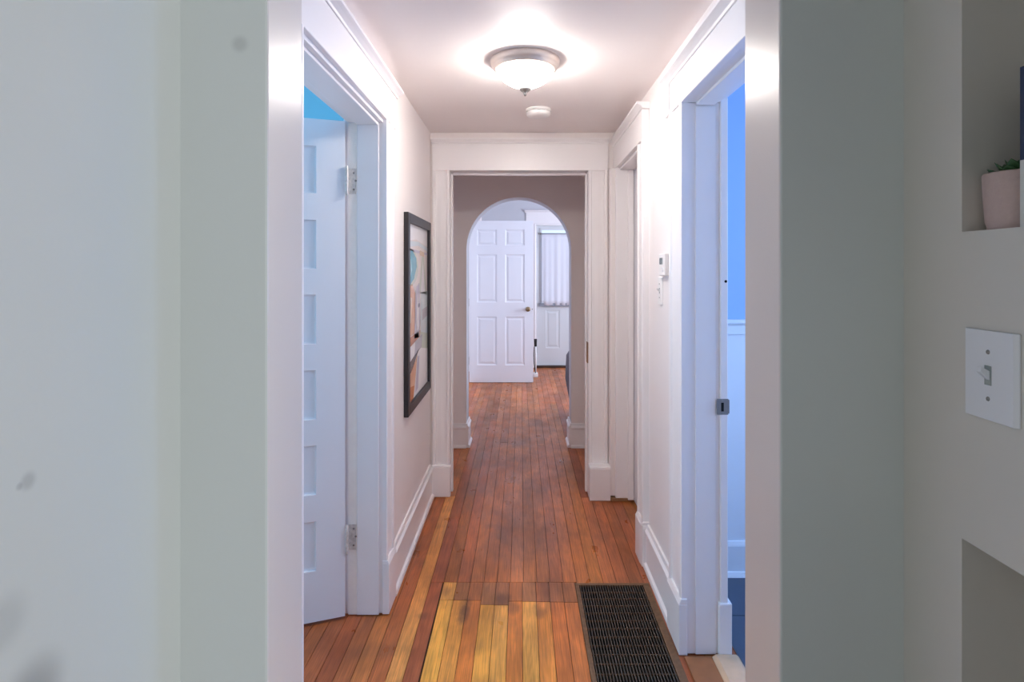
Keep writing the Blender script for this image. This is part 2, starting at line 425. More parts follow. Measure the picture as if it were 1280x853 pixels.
bm = B(); prism(bm, [(-.45,-2.9),(2.6,-2.9),(2.6,.15),(.55,.15),(.55,.80),(-.45,.80)], 'z', .0005, .012)
struct('floor_near_bounce_cut', bm, M['bounce_cut'], .004)  # added out of view over the boards, dark to reduce their warm bounce
# windows (frame with a cross of glazing bars) and the daylight through each
def window(n, axis, c, half_w, z0, z1, color, power, face):
    bm = B(); t = .05
    def bar(u0, u1, za, zb):
        if axis == 'x': box(bm, c[0]-.02, c[0]+.02, c[1]+u0, c[1]+u1, za, zb)
        else: box(bm, c[0]+u0, c[0]+u1, c[1]-.02, c[1]+.02, za, zb)
    bar(-half_w, half_w, z0, z0+t); bar(-half_w, half_w, z1-t, z1); bar(-half_w, -half_w+t, z0, z1); bar(half_w-t, half_w, z0, z1)
    bar(-half_w, half_w, (z0+z1)/2-.015, (z0+z1)/2+.015)
    struct('window_%d' % n, bm, M['trim'], .003)
    l = bpy.data.lights.new('daylight', 'AREA'); l.shape = 'RECTANGLE'; l.size = half_w*2-.06; l.size_y = z1-z0-.06
    l.energy = power; l.color = color
    o = bpy.data.objects.new('daylight', l); COL.objects.link(o)
    o.location = (c[0]+face[0]*.03, c[1]+face[1]*.03, (z0+z1)/2)
    o.rotation_euler = Vector(face).to_track_quat('-Z', 'Z').to_euler()
DAY = (.80, .93, 1.0); BLUE = (.36, .58, 1.0)
window(1, 'x', (3.15,-1.95), .85, .7, 2.2, (0.96,.98,1.0), 108, (-1,0,0))
window(2, 'y', (.9,-3.15), .7, .8, 2.2, (.80,.90,1.0), 5, (0,1,0))
window(3, 'x', (-3.25,2.0), .7, .7, 2.2, (.44,.70,1.0), 58, (1,0,0))
window(4, 'x', (2.45,1.85), .5, .9, 2.1, BLUE, 27, (-1,0,0))
window(5, 'x', (FX1+.06,6.4), .9, .8, 2.2, (.70,.80,1.0), 85, (-1,0,0))

# ---------------------------------------------------------------- casings
def casing_leg(bm, axis, wall, sgn, inner, outer, z0, z1, t=.024):
    """fluted board standing on a wall face. axis 'x': wall plane x=wall, boards run along y; sgn = side the face points to"""
    w = outer - inner
    pr = [(0,0),(0,.8),(.06,.95),(.14,.95),(.18,.72),(.30,.66),(.5,.70),(.70,.66),(.80,.72),(.84,1.0),(.96,1.0),(1,.85),(1,0)]
    pts = []
    for u, v in pr:
        a = inner + u*w; b_ = wall + sgn*v*t
        pts.append((b_, a) if axis == 'x' else (a, b_))
    prism(bm, pts, 'z', z0, z1)

def cap_profile(w, z, t):     # (offset from the wall, height)
    return [(0,z),(t+.004,z),(t+.006,z+.008),(t+.018,z+.016),(t+.030,z+.022),(t+.030,z+.032),(0,z+.032)]

# --- left door surround (trim_1)
CF = -.549
bm = B(); box(bm, XL, XL+.020, 1.33, 2.545, 2.045, 2.185); o1 = struct('trim_1', bm, M['trim'], .003)
bm = B(); prism(bm, [(XL+u, z) for u, z in cap_profile(0, 2.185, .020)], 'y', 1.31, 2.565); obj('cap_moulding', bm, M['trim'], o1, .0015)
for a, b_ in ((2.373, 2.505), (1.465, 1.335)):
    bm = B(); casing_leg(bm, 'x', XL, 1, a, b_, .007, 2.045, .022); obj('casing_leg', bm, M['trim'], o1)
    bm = B(); y0, y1 = min(a, b_), max(a, b_)
    prism(bm, [(XL,y0-.002),(XL+.028,y0-.002),(XL+.028,y1+.004),(XL,y1+.004)], 'z', .006, .21)
    prism(bm, [(XL,.21),(XL+.028,.21),(XL+.022,.226),(XL,.226)], 'y', y0-.002, y1+.004); obj('plinth_block', bm, M['trim'], o1, .002)
bm = B()
for (ya, yb, s) in ((2.375, 2.39, 1), (1.45, 1.465, -1)):
    box(bm, -.712, XL+.003, ya, yb, .010, 2.045)
box(bm, -.712, XL+.003, 1.465, 2.375, 2.032, 2.05)
obj('jamb', bm, M['trim'], o1, .002)
bm = B()                                       # stop: the raised half of the jamb towards the hall
box(bm, -.675, XL-.014, 2.369, 2.375, .004, 2.032); box(bm, -.675, XL-.014, 1.465, 1.478, .004, 2.032); box(bm, -.675, XL-.014, 1.478, 2.362, 2.02, 2.032)
obj('door_stop', bm, M['trim'], o1, .003)
bm = B(); box(bm, -.711, -.676, 2.3735, 2.375, .004, 2.03); obj('hinge_rabbet', bm, M['worn'], o1)
# casing on the room side
bm = B(); box(bm, -.735, -.708, 2.385, 2.49, 0, 2.05); box(bm, -.735, -.708, 1.34, 1.45, 0, 2.05); box(bm, -.735, -.708, 1.34, 2.49, 2.05, 2.2); obj('room_side_casing', bm, M['trim'], o1, .003)

# --- bathroom surround (trim_2)
bm = B(); box(bm, XR-.024, XR, 1.16, 2.325, 2.045, 2.165); o2 = struct('trim_2', bm, M['trim'], .003)
bm = B(); prism(bm, [(XR-u, z) for u, z in cap_profile(0, 2.165, .024)], 'y', 1.14, 2.345); obj('cap_moulding', bm, M['trim'], o2, .0015)
bm = B(); box(bm, XR-.030, XR, 2.285, 2.345, 2.04, 2.17); obj('header_end_block', bm, M['trim'], o2, .003)
for a, b_ in ((2.128, 2.30), (1.297, 1.17)):
    bm = B(); casing_leg(bm, 'x', XR, -1, a, b_, 0, 2.045, .026); obj('casing_leg', bm, M['trim'], o2)
    bm = B(); y0, y1 = min(a, b_), max(a, b_)
    prism(bm, [(XR,y0-.004),(XR-.032,y0-.004),(XR-.032,y1),(XR,y1)], 'z', .002, .19)
    prism(bm, [(XR,.19),(XR-.032,.19),(XR-.024,.21),(XR,.21)], 'y', y0-.004, y1); obj('plinth_block', bm, M['trim'], o2, .003)
bm = B()
box(bm, XR-.004, .735, 2.132, 2.145, .004, 2.045); box(bm, XR-.004, .735, 1.28, 1.293, .004, 2.045); box(bm, XR-.004, .735, 1.293, 2.132, 2.045, 2.06)
obj('jamb', bm, M['trim'], o2, .002)
bm = B()
box(bm, .645, .722, 2.127, 2.132, .004, 2.033); box(bm, .645, .715, 1.293, 1.305, .004, 2.033); box(bm, .645, .715, 1.305, 2.120, 2.033, 2.045)
obj('door_stop', bm, M['trim'], o2, .003)
bm = B(); box(bm, .735, .762, 2.118, 2.22, .004, 2.06); box(bm, .735, .762, 1.2, 1.30, .004, 2.06); box(bm, .735, .762, 1.2, 2.22, 2.06, 2.18); obj('room_side_casing', bm, M['trim'], o2, .003)
bm = B(); box(bm, .728, .776, 2.112, 2.225, .004, .20); box(bm, .728, .776, 1.195, 1.306, .004, .20); obj('room_side_plinth', bm, M['trim'], o2, .005)
bm = B()
box(bm, .721, .7625, 2.1165, 2.1182, .893, .951, 0); box(bm, .736, .746, 2.1160, 2.1166, .905, .937, 1); box(bm, .7605, .767, 2.1172, 2.13, .897, .947, 0)
lathe(bm, [(0,-.0012),(.003,-.0008),(.003,.001)], (.741,2.1163,.944), 12, 'y', 0); lathe(bm, [(0,-.0012),(.003,-.0008),(.003,.001)], (.741,2.1163,.9), 12, 'y', 0)
obj('strike_plate', bm, [M['steel'], M['blackhole']], o2)
bm = B(); lathe(bm, [(0,-.002),(.004,-.0015),(.0052,.0005)], (.754,2.1175,1.383), 14, 'y'); obj('peg', bm, M['blackhole'], o2)

# --- closet surround (trim_3)
bm = B(); box(bm, XR-.034, XR, 2.755, 3.625, 2.05, 2.195); o3 = struct('trim_3', bm, M['trim'], .003)
bm = B(); prism(bm, [(XR-u, z) for u, z in cap_profile(0, 2.195, .034)], 'y', 2.74, 3.628); obj('cap_moulding', bm, M['trim'], o3, .0015)
bm = B(); casing_leg(bm, 'x', XR, -1, 2.895, 2.76, 0, 2.05, .034); obj('casing_leg', bm, M['trim'], o3)
bm = B(); prism(bm, [(XR,2.755),(XR-.034,2.755),(XR-.040,2.80),(XR-.040,2.897),(XR,2.897)], 'z', .002, .20)
prism(bm, [(XR,.20),(XR-.038,.20),(XR-.03,.216),(XR,.216)], 'y', 2.756, 2.896); obj('plinth_block', bm, M['trim'], o3, .003)
bm = B(); box(bm, XR-.065, XR, 3.545, 3.62, .03, 2.05); obj('casing_leg', bm, M['hall_wall'], o3, .004)
bm = B()
box(bm, XR-.034, .735, 3.53, 3.55, .022, 2.05); box(bm, XR-.01, .735, 2.87, 2.89, .004, 2.05); box(bm, XR-.01, .735, 2.89, 3.53, 2.035, 2.06)
obj('jamb', bm, M['trim'], o3, .003)
bm = B(); box(bm, .655, .69, 3.515, 3.53, .016, 2.035); box(bm, .655, .69, 2.89, 2.905, .004, 2.035); obj('door_stop', bm, M['trim'], o3, .003)
bm = B(); box(bm, XR-.065, .70, 3.53, 3.57, .001, .022); obj('floor_gap_filler', bm, M['bare'], o3, .004)

# --- end opening surround (trim_4)
EY = HY1
bm = B(); box(bm, -.555, .548, EY-.024, EY, 2.045, 2.212); o4 = struct('trim_4', bm, M['trim'], .003)
bm = B(); prism(bm, [(EY-u, z) for u, z in cap_profile(0, 2.212, .024)], 'x', -.562, .552); obj('cap_moulding', bm, M['trim'], o4, .0015)
for a, b_, zz in ((-.447, -.556, .20), (.424, .546, .21)):
    bm = B(); casing_leg(bm, 'y', EY, -1, a, b_, 0, 2.045, .024); obj('casing_leg', bm, M['trim'], o4)
    bm = B(); x0, x1 = min(a, b_), max(a, b_); d = .034 if a < 0 else .095
    box(bm, x0-.001, x1+.006, EY-d, EY, .002, zz-.012)
    prism(bm, [(EY-d,zz-.012),(EY,zz-.012),(EY,zz),(EY-d+.006,zz)], 'x', x0-.001, x1+.006); obj('plinth_block', bm, M['trim'], o4, .004)
bm = B(); box(bm, -.46, -.447, EY-.004, 3.752, .003, 2.045); box(bm, .424, .435, EY-.004, 3.752, .003, 2.045); box(bm, -.447, .424, EY-.004, 3.752, 2.045, 2.06)
obj('jamb', bm, M['trim'], o4, .002)
bm = B(); box(bm, -.447, -.434, EY+.05, EY+.085, .004, 2.035); box(bm, .412, .424, EY+.05, EY+.085, .004, 2.035); box(bm, -.434, .412, EY+.05, EY+.085, 2.028, 2.045)
obj('door_stop', bm, M['trim'], o4, .002)
bm = B(); box(bm, .4185, .425, EY-.012, EY+.05, .835, .965); obj('strike_plate', bm, M['bare'], o4, .002)
for z in (1.82, 1.87, .25):
    bm = B(); box(bm, -.449, -.4445, EY-.006, EY+.03, z-.018, z+.018); obj('old_hinge', bm, M['worn'], o4, .002)

# ---------------------------------------------------------------- baseboards
def base_prof(w, s, h=.20):
    P = [(0,.002),(.030,.002),(.030,.010),(.026,.020),(.016,.026),(.016,h-.045),(.022,h-.040),(.022,h-.028),(.012,h-.018),(.009,h),(0,h)]
    return [(w + s*u, z) for u, z in P]
bm = B(); prism(bm, base_prof(XL, 1, .205), 'y', 2.51, 3.60); struct('baseboard_left', bm, M['trim'])
bm = B(); prism(bm, base_prof(XR, -1, .205), 'y', 2.302, 2.755); struct('baseboard_right', bm, M['trim'])
# arch baseboards, wrapped round the ends of the arch wall
for side, (xa, xb, s) in (('arch_left', (-1.48, AC-AR, 1)), ('arch_right', (AC+AR, 1.48, -1))):
    bm = B()
    prism(bm, base_prof(AY0, -1, .195), 'x', min(xa, xb), max(xa, xb))
    e = AC-AR if s > 0 else AC+AR
    prism(bm, base_prof(e, s, .195), 'y', AY0-.012, AY1+.012)
    struct('baseboard_' + side, bm, M['trim'], .001)
bm = B(); prism(bm, base_prof(FX0, 1, .15), 'y', 4.82, 7.08); struct('baseboard_far_left', bm, M['trim'])
bm = B(); prism(bm, base_prof(FY1, -1, .15), 'x', FX0+.04, .09); struct('baseboard_far_back', bm, M['trim'])

# bathroom threshold boards
bm = B(); box(bm, .60, .70, 1.30, 2.115, .0005, .007); o = struct('trim_5', bm, M['saddle_dark'], .002)
bm = B(); prism(bm, [(.70,.0005),(.80,.0005),(.80,.006),(.79,.016),(.715,.018),(.70,.008)], 'y', 1.30, 2.11); obj('saddle', bm, M['saddle'], o, .002)

# ---------------------------------------------------------------- doors
def door_mesh(w, h, t, panels, prof):
    """slab x 0..w, y -t..0, z 0..h; prof = list of (inset, depth) rings of every panel"""
    bm = B()
    xs = sorted({0, w} | {p[0] for p in panels} | {p[2] for p in panels})
    zs = sorted({0, h} | {p[1] for p in panels} | {p[3] for p in panels})
    for y, s in ((0, -1), (-t, 1)):
        for i in range(len(xs)-1):
            for j in range(len(zs)-1):
                cx, cz = (xs[i]+xs[i+1])/2, (zs[j]+zs[j+1])/2
                if any(p[0] < cx < p[2] and p[1] < cz < p[3] for p in panels): continue
                bm.faces.new([bm.verts.new((a, y, b)) for a, b in ((xs[i],zs[j]),(xs[i+1],zs[j]),(xs[i+1],zs[j+1]),(xs[i],zs[j+1]))])
        for (x0, z0, x1, z1) in panels:
            prev = [bm.verts.new(p) for p in ((x0,y,z0),(x1,y,z0),(x1,y,z1),(x0,y,z1))]
            for ins, dep in prof:
                cur = [bm.verts.new(p) for p in ((x0+ins,y+s*dep,z0+ins),(x1-ins,y+s*dep,z0+ins),(x1-ins,y+s*dep,z1-ins),(x0+ins,y+s*dep,z1-ins))]
                for k in range(4): bm.faces.new((prev[k], prev[(k+1)%4], cur[(k+1)%4], cur[k]))
                prev = cur
            bm.faces.new(prev)
    for k in range(len(xs)-1):
        for z in (0, h): bm.faces.new([bm.verts.new(p) for p in ((xs[k],0,z),(xs[k+1],0,z),(xs[k+1],-t,z),(xs[k],-t,z))])
    for k in range(len(zs)-1):
        for x in (0, w): bm.faces.new([bm.verts.new(p) for p in ((x,0,zs[k]),(x,0,zs[k+1]),(x,-t,zs[k+1]),(x,-t,zs[k]))])
    bmesh.ops.remove_doubles(bm, verts=bm.verts[:], dist=1e-5)
    return bm

def hinge(parent, x, y, z, h=.1, leaf=None, mat='steel', r=.006):
    bm = B(); lathe(bm, [(0,-h/2-.006),(r*.7,-h/2-.005),(r,-h/2),(r,h/2),(r*.7,h/2+.005),(0,h/2+.006)], (x, y, z), 14)
    for k in range(1, 5):
        zz = z-h/2+k*h/5; lathe(bm, [(r,-.001),(r+.0008,-.0005),(r+.0008,.0005),(r,.001)], (x, y, zz), 14)
    if leaf: box(bm, *leaf, z-h/2, z+h/2)
    return obj('hinge', bm, M[mat], parent)

# left door: six panels one above the other, part open into the left room
zp = [(.217,.415), (.523,.72), (.825,1.022), (1.127,1.325), (1.43,1.625), (1.733,1.922)]
W1 = .80
bm = door_mesh(W1, 2.02, .04, [(.112, a-.012, W1-.112, b_-.012) for a, b_ in zp], [(.001,.010),(.008,.012)])
d1 = struct('door_1', bm, M['door'], .0012)
d1.location = (-.7165, 2.349, .012); d1.rotation_euler = (0, 0, math.radians(200))
bm = B(); lathe(bm, [(0,-.03),(.027,-.029),(.027,-.026),(.010,-.024),(.009,.015),(.02,.022),(.028,.032),(.028,.045),(.018,.054),(0,.056)], (W1-.06, .024, .93), 24, 'y')
obj('door_handle', bm, M['brass'], d1)
for z in (1.79, .325):
    bm = B(); h = .105; c = (-.006, .008)
    lathe(bm, [(0,-h/2-.010),(.004,-h/2-.006),(.006,-h/2),(.006,h/2),(.004,h/2+.006),(0,h/2+.010)], (c[0], c[1], z-.012), 14)
    hb = obj('hinge', bm, M['painted_hinge'], d1)
    bm = B(); box(bm, -.708, -.679, 2.3712, 2.3734, z-h/2, z+h/2)
    for dz in (-.034, .002, .034):
        lathe(bm, [(0,-.0012),(.004,-.0010),(.0046,.0004)], (-.688 + (.008 if dz == .002 else 0), 2.3712, z+dz), 12, 'y', 1)
    lf = obj('hinge_leaf', bm, [M['painted_hinge'], M['steel']], o1, .001)

# far six-panel door, standing open across the room
W2 = .80; H2 = 2.02
rows = [(.215,.82), (1.0,1.60), (1.71,1.91)]
pans = [(a, z0, b_, z1) for z0, z1 in rows for a, b_ in ((.10,.345), (.452,.692))]
bm = door_mesh(W2, H2, .036, pans, [(.004,.006),(.014,.009),(.022,.009),(.040,.003)])
d2 = struct('door_2', bm, M['door'], .001)
d2.location = (-.645, 7.236, .008)          # its front face (local -y) towards the hall
def knob(parent, x, y, z, sgn, mat='brass'):
    bm = B(); prof = [(0,0),(.030,.001),(.031,.006),(.014,.010),(.011,.03),(.020,.036),(.028,.046),(.027,.058),(.016,.066),(0,.068)]
    lathe(bm, [(r, sgn*h) for r, h in prof], (x, y, z), 24, 'y'); return obj('door_handle', bm, M[mat], parent)
knob(d2, .735, -.036, .915, -1); knob(d2, .735, 0, .915, 1)
bm = B(); lathe(bm, [(0,-.001),(.006,-.0008),(.006,.001)], (.789,-.0362,.915), 12, 'y'); obj('latch', bm, M['darkmetal'], d2)
for z in (.27, 1.0, 1.78): hinge(d2, -.008, -.040, z, .09, (-.03, -.002, -.040, -.036))
# surround of that doorway on the far left wall
bm = B(); box(bm, FX0, FX0+.02, 7.06, 8.16, 2.05, 2.2); o6 = struct('trim_6', bm, M['trim'], .003)
bm = B(); prism(bm, [(FX0+u, z) for u, z in cap_profile(0, 2.2, .02)], 'y', 7.04, 8.2); obj('cap_moulding', bm, M['trim'], o6)
for a, b_ in ((7.2, 7.08), (8.02, 8.14)):
    bm = B(); casing_leg(bm, 'x', FX0, 1, a, b_, .002, 2.05, .02); obj('casing_leg', bm, M['trim'], o6)
bm = B(); box(bm, FX0-.12, FX0, 7.2, 7.215, 0, 2.05); box(bm, FX0-.12, FX0, 8.005, 8.02, 0, 2.05); obj('jamb', bm, M['trim'], o6)

bm = B(); box(bm, FX0+.001, -.566, FY1-.022, FY1, .151, 2.5); struct('trim_9', bm, M['trim'], .003)
# exterior door with a curtained window
W3 = .86; H3 = 2.02; EX = .232
bm = door_mesh(W3, H3, .045, [(.13,.25,.33,.80), (.53,.25,.73,.80)], [(.004,.004),(.012,.006),(.03,.006),(.045,.002)])
d3 = struct('door_3', bm, M['extdoor'], .001); d3.location = (EX, FY1+.065, .03)
bm = B()
for a in ((.045,.815,.885,.925), (.045,.815,1.955,1.985), (.045,.075,.925,1.955), (.785,.815,.925,1.955)):
    box(bm, a[0], a[1], -.062, -.045, a[2], a[3])
obj('window_frame', bm, M['extdoor'], d3, .003)
bm = B(); box(bm, .075, .785, -.052, -.0455, .925, 1.955); obj('window_pane', bm, M['lite'], d3)
bm = B(); box(bm, .03, .83, -.085, -.062, .855, .905); obj('window_ledge', bm, M['greybar'], d3, .004)
knob(d3, .80, -.045, .93, -1)
for z in (.24, 1.0, 1.76): hinge(d3, -.006, -.050, z, .1, (-.012, .0, -.052, -.045), 'greybar', .008)
bm = B(); box(bm, EX-.01, EX+W3+.01, FY1-.03, FY1+.13, .001, .028); obj_t = struct('trim_7', bm, M['wooddark'], .004)
bm = B(); box(bm, .075, 1.26, FY1-.02, FY1, 2.075, 2.24); o8 = struct('trim_8', bm, M['trim'], .003)
bm = B(); prism(bm, [(FY1-u, z) for u, z in cap_profile(0, 2.24, .02)], 'x', .055, 1.28); obj('cap_moulding', bm, M['trim'], o8)
for a, b_ in ((.215, .10), (1.11, 1.235)):
    bm = B(); casing_leg(bm, 'y', FY1, -1, a, b_, .002, 2.075, .022); obj('casing_leg', bm, M['trim'], o8)
bm = B(); box(bm, .215, .229, FY1-.003, FY1+.14, .03, 2.06); box(bm, 1.096, 1.125, FY1-.003, FY1+.14, .03, 2.06); box(bm, .215, 1.125, FY1-.003, FY1+.14, 2.052, 2.075); obj('jamb', bm, M['trim'], o8)

# closet door on the hall's right
bm = door_mesh(.635, 2.02, .035, [(.1,.2,.535,.9), (.1,1.05,.535,1.9)], [(.004,.008),(.012,.010)])
d4 = struct('door_4', bm, M['door'], .001); d4.location = (.693, 2.8925, .012); d4.rotation_euler = (0, 0, PI/2)
bm = B(); prof = [(0,0),(.026,.001),(.026,.006),(.012,.010),(.010,.03),(.024,.042),(.024,.052),(0,.06)]
lathe(bm, prof, (.06, 0, .93), 20, 'y'); obj('door_handle', bm, M['brass'], d4)

# curtain on the exterior door
cu = thing('curtain', 'white gathered half curtain over the window of the far exterior door', 'curtain', (EX+.44, FY1-.02, 1.95))
bm = B(); nx, nz = 120, 14; rowsv = []
for j in range(nz+1):
    f = j/nz; row = []
    for i in range(nx+1):
        u = i/nx; x = -.37 + .74*u
        amp = .0012 + .0018*f
        y = amp*math.sin(u*2*PI*9 + .5*math.sin(u*9)) + .002*math.sin(u*31+1.3)
        z = -.02 - f*1.03 + (.004*math.sin(u*40) if j == nz else 0)
        row.append(bm.verts.new((x, y, z)))
    rowsv.append(row)
for a, b_ in zip(rowsv, rowsv[1:]):
    for i in range(nx):
        fc = bm.faces.new((a[i], a[i+1], b_[i+1], b_[i])); fc.smooth = True
ob = obj('curtain_fabric', bm, M['curtain'], cu)
sm = ob.modifiers.new('thick', 'SOLIDIFY'); sm.thickness = .0015
bm = B(); tube(bm, [(-.40,0,-.015), (.40,0,-.015)], .006, 12); 
lathe(bm, [(0,-.014),(.010,-.008),(.012,0),(.006,.01)], (-.41,0,-.015), 14, 'x'); lathe(bm, [(0,.014),(.010,.008),(.012,0),(.006,-.01)], (.41,0,-.015), 14, 'x')
box(bm, -.392, -.384, 0, .045, -.03, 0); box(bm, .384, .392, 0, .045, -.03, 0)
obj('curtain_rod', bm, M['steel'], cu)

# ---------------------------------------------------------------- things
# ceiling lamp
lp = thing('ceiling_light', 'lit round flush ceiling lamp with frosted glass bowl and nickel ring', 'light', (.018, 2.37, HC))
bm = B(); lathe(bm, [(0,0),(.1415,0),(.1425,-.006),(.1405,-.020),(.136,-.026),(.131,-.029),(.130,-.036),(.124,-.041),(.1165,-.044),(.112,-.040),(.108,-.02),(0,-.018)], (0,0,0), 72)
obj('base_ring', bm, M['nickel'], lp)
bm = B(); prof = [(.1135,-.034),(.1125,-.044),(.109,-.055),(.103,-.066),(.095,-.076),(.085,-.085),(.073,-.093),(.059,-.100),(.044,-.106),(.028,-.1105),(.012,-.113),(0,-.1135)]
lathe(bm, prof, (0,0,0), 64); bowl = obj('glass_bowl', bm, M['glass_lamp'], lp)
bm = B(); lathe(bm, [(.0,-.109),(.024,-.112),(.0245,-.119),(.018,-.126),(.008,-.133),(.0075,-.139),(.004,-.146),(0,-.148)], (0,0,0), 28); obj('finial', bm, M['steel'], bowl)

# smoke detector
sd = thing('smoke_detector', 'small round white smoke detector on the hall ceiling past the lamp', 'smoke detector', (.095, 3.10, HC))
bm = B(); lathe(bm, [(0,0),(.068,0),(.068,-.010),(.064,-.012)], (0,0,0), 48); obj('mounting_plate', bm, M['plastic'], sd)
bm = B(); lathe(bm, [(.0,-.012),(.066,-.012),(.067,-.018),(.066,-.030),(.058,-.038),(.03,-.041),(0,-.041)], (0,0,0), 48); cov = obj('cover', bm, M['plastic'], sd)
for k in range(16):
    a = 2*PI*k/16
    bm = B(); c, s = math.cos(a), math.sin(a)
    p = [(.0668*math.cos(a+da), .0668*math.sin(a+da)) for da in (-.12, .12)]
    v = [bm.verts.new((x*q, y*q, z)) for (x, y) in p for z in (-.0155, -.0185) for q in (1.006,)]
    bm.faces.new((v[0], v[1], v[3], v[2]))
    obj('vent_slot', bm, M['lcd_ink'], cov)

# picture
FRX = -.546
py0, py1, pz0, pz1 = 2.80, 3.505, .705, 1.707
pic = thing('framed_poster', 'tall black framed abstract poster on the left hall wall', 'picture', (XL, (py0+py1)/2, pz0))
bm = B(); fw = .048
yc = (py0+py1)/2
def fr(y0, y1, z0, z1): box(bm, XL+.001-XL, FRX-XL, y0-yc, y1-yc, z0-pz0, z1-pz0)
fr(py0, py0+fw, pz0, pz1); fr(py1-fw, py1, pz0, pz1); fr(py0+fw, py1-fw, pz0, pz0+fw); fr(py0+fw, py1-fw, pz1-fw, pz1)
obj('frame', bm, M['black'], pic, .002)
art = {'cream': (232,222,216), 'sand': (222,196,170), 'teal': (96,168,186), 'lteal': (150,196,206), 'pale': (214,226,230), 'peach': (220,166,130), 'grey': (190,186,194), 'slate': (120,120,136),
       'white': (240,238,238), 'dark': (84,70,70), 'rust': (196,120,72), 'sage': (206,212,196), 'lilac': (206,198,214)}
am = [newmat('print_'+k, v, .25, noise=.05, nscale=30) for k, v in art.items()]; ak = list(art)
bm = B(); iw, ih = py1-py0-2*fw, pz1-pz0-2*fw
def poly(pts, key, lay):       # u across (0 = near edge), v up
    x = .008 + lay*.0004
    f = bm.faces.new([bm.verts.new((x, py0+fw+min(1,max(0,u))*iw-yc, fw+min(1,max(0,v))*ih)) for u, v in pts]); f.material_index = ak.index(key)
def rect(u0, v0, u1, v1, key, lay): poly([(u0,v0),(u1,v0),(u1,v1),(u0,v1)], key, lay)
def ell(cu_, cv, ru, rv, key, lay, a0=0, a1=2*PI): poly([(cu_+ru*math.cos(a0+(a1-a0)*i/28), cv+rv*math.sin(a0+(a1-a0)*i/28)) for i in range(28)], key, lay)
def band(pts, wv, key, lay):
    for (u0, v0), (u1, v1) in zip(pts, pts[1:]):
        dx, dy = u1-u0, (v1-v0)*1.42; l = math.hypot(dx, dy); nx_, ny_ = -dy/l*wv, dx/l*wv/1.42
        poly([(u0-nx_,v0-ny_),(u1-nx_,v1-ny_),(u1+nx_,v1+ny_),(u0+nx_,v0+ny_)], key, lay)
rect(0, 0, 1, 1, 'cream', 0)
poly([(0,.90),(.4,.92),(1,.89),(1,1),(0,1)], 'white', 1); poly([(0,.865),(.5,.885),(1,.86),(1,.885),(.5,.91),(0,.90)], 'pale', 2); poly([(0,.845),(1,.835),(1,.85),(0,.862)], 'lilac', 2)
ell(.16, .755, .34, .105, 'sage', 2); poly([(0,.845),(.22,.85),(.40,.81),(.42,.76),(.30,.69),(.12,.655),(0,.665)], 'teal', 3); poly([(.0,.80),(.14,.80),(.20,.74),(.10,.69),(0,.70)], 'lteal', 4)
poly([(.52,.60),(.70,.85),(.78,.85),(.95,.58)], 'sage', 2); poly([(.62,.60),(.74,.80),(.86,.60)], 'white', 3); poly([(.56,.83),(.80,.82),(.82,.85),(.58,.86)], 'sand', 4)
poly([(0,.36),(.34,.37),(.36,.60),(.22,.66),(0,.65)], 'peach', 2); poly([(.0,.44),(.16,.44),(.20,.58),(.0,.60)], 'sand', 3)
poly([(.30,.34),(.52,.33),(.60,.50),(.56,.66),(.40,.64),(.34,.50)], 'lilac', 4); poly([(.40,.38),(.48,.38),(.52,.52),(.46,.60),(.42,.52)], 'white', 5)
band([(.52,.66),(.50,.56),(.58,.44),(.52,.34)], .018, 'grey', 6); band([(.36,.62),(.34,.50),(.42,.36)], .014, 'grey', 6); ell(.52, .525, .05, .014, 'slate', 7)
poly([(.62,.30),(1,.32),(1,.60),(.62,.60)], 'pale', 2); poly([(.70,.42),(1,.44),(1,.50),(.70,.49)], 'grey', 3); poly([(.58,.20),(1,.22),(1,.32),(.60,.36)], 'sage', 3)
poly([(0,.30),(.58,.335),(.60,.37),(0,.36)], 'rust', 4); poly([(0,.215),(.66,.26),(.70,.34),(0,.30)], 'white', 5); poly([(.30,.24),(.66,.26),(.70,.34),(.34,.32)], 'grey', 6)
poly([(0,.14),(.20,.17),(.52,.262),(0,.215)], 'dark', 6)
poly([(0,0),(.26,0),(.44,.235),(.16,.165),(0,.13)], 'peach', 7); poly([(0,0),(.24,0),(.30,.07),(0,.09)], 'rust', 8)
poly([(.26,0),(1,0),(1,.22),(.60,.26),(.44,.235)], 'white', 4); poly([(.34,.02),(.48,.03),(.54,.22),(.46,.22)], 'lilac', 6)
obj('print', bm, am, pic)
bm = B(); box(bm, .001, .0075, py0+.01-yc, py1-.01-yc, .01, pz1-pz0-.01); obj('backing_board', bm, M['wooddark'], pic)

# thermostat and light switches
th = thing('thermostat', 'small white wall thermostat beside the bathroom door casing', 'thermostat', (XR, 2.445, 1.40))
bm = B(); box(bm, -.018, 0, -.052, .050, 0, .093); obj('body', bm, M['plastic'], th, .004)
bm = B(); box(bm, -.0192, -.0178, -.02, .030, .048, .076); disp = obj('display', bm, M['screen'], th)
bm = B()
for (a, c_) in ((.018,.072), (.018,.062), (.018,.052)): box(bm, -.0198, -.0191, a-.012, a+.008, c_-.0025, c_+.0025)
for (a, z0, z1) in ((.026,.053,.071), (.006,.05,.055), (.006,.068,.073), (-.006,.052,.06), (-.006,.064,.073)): box(bm, -.0198, -.0191, a-.0025, a+.0025, z0, z1)
obj('digits', bm, M['lcd_ink'], disp)
for dz in (.020, .032):
    bm = B(); box(bm, -.0205, -.0178, -.03, -.012, dz-.004, dz+.004); obj('button', bm, M['plate'], th, .001)
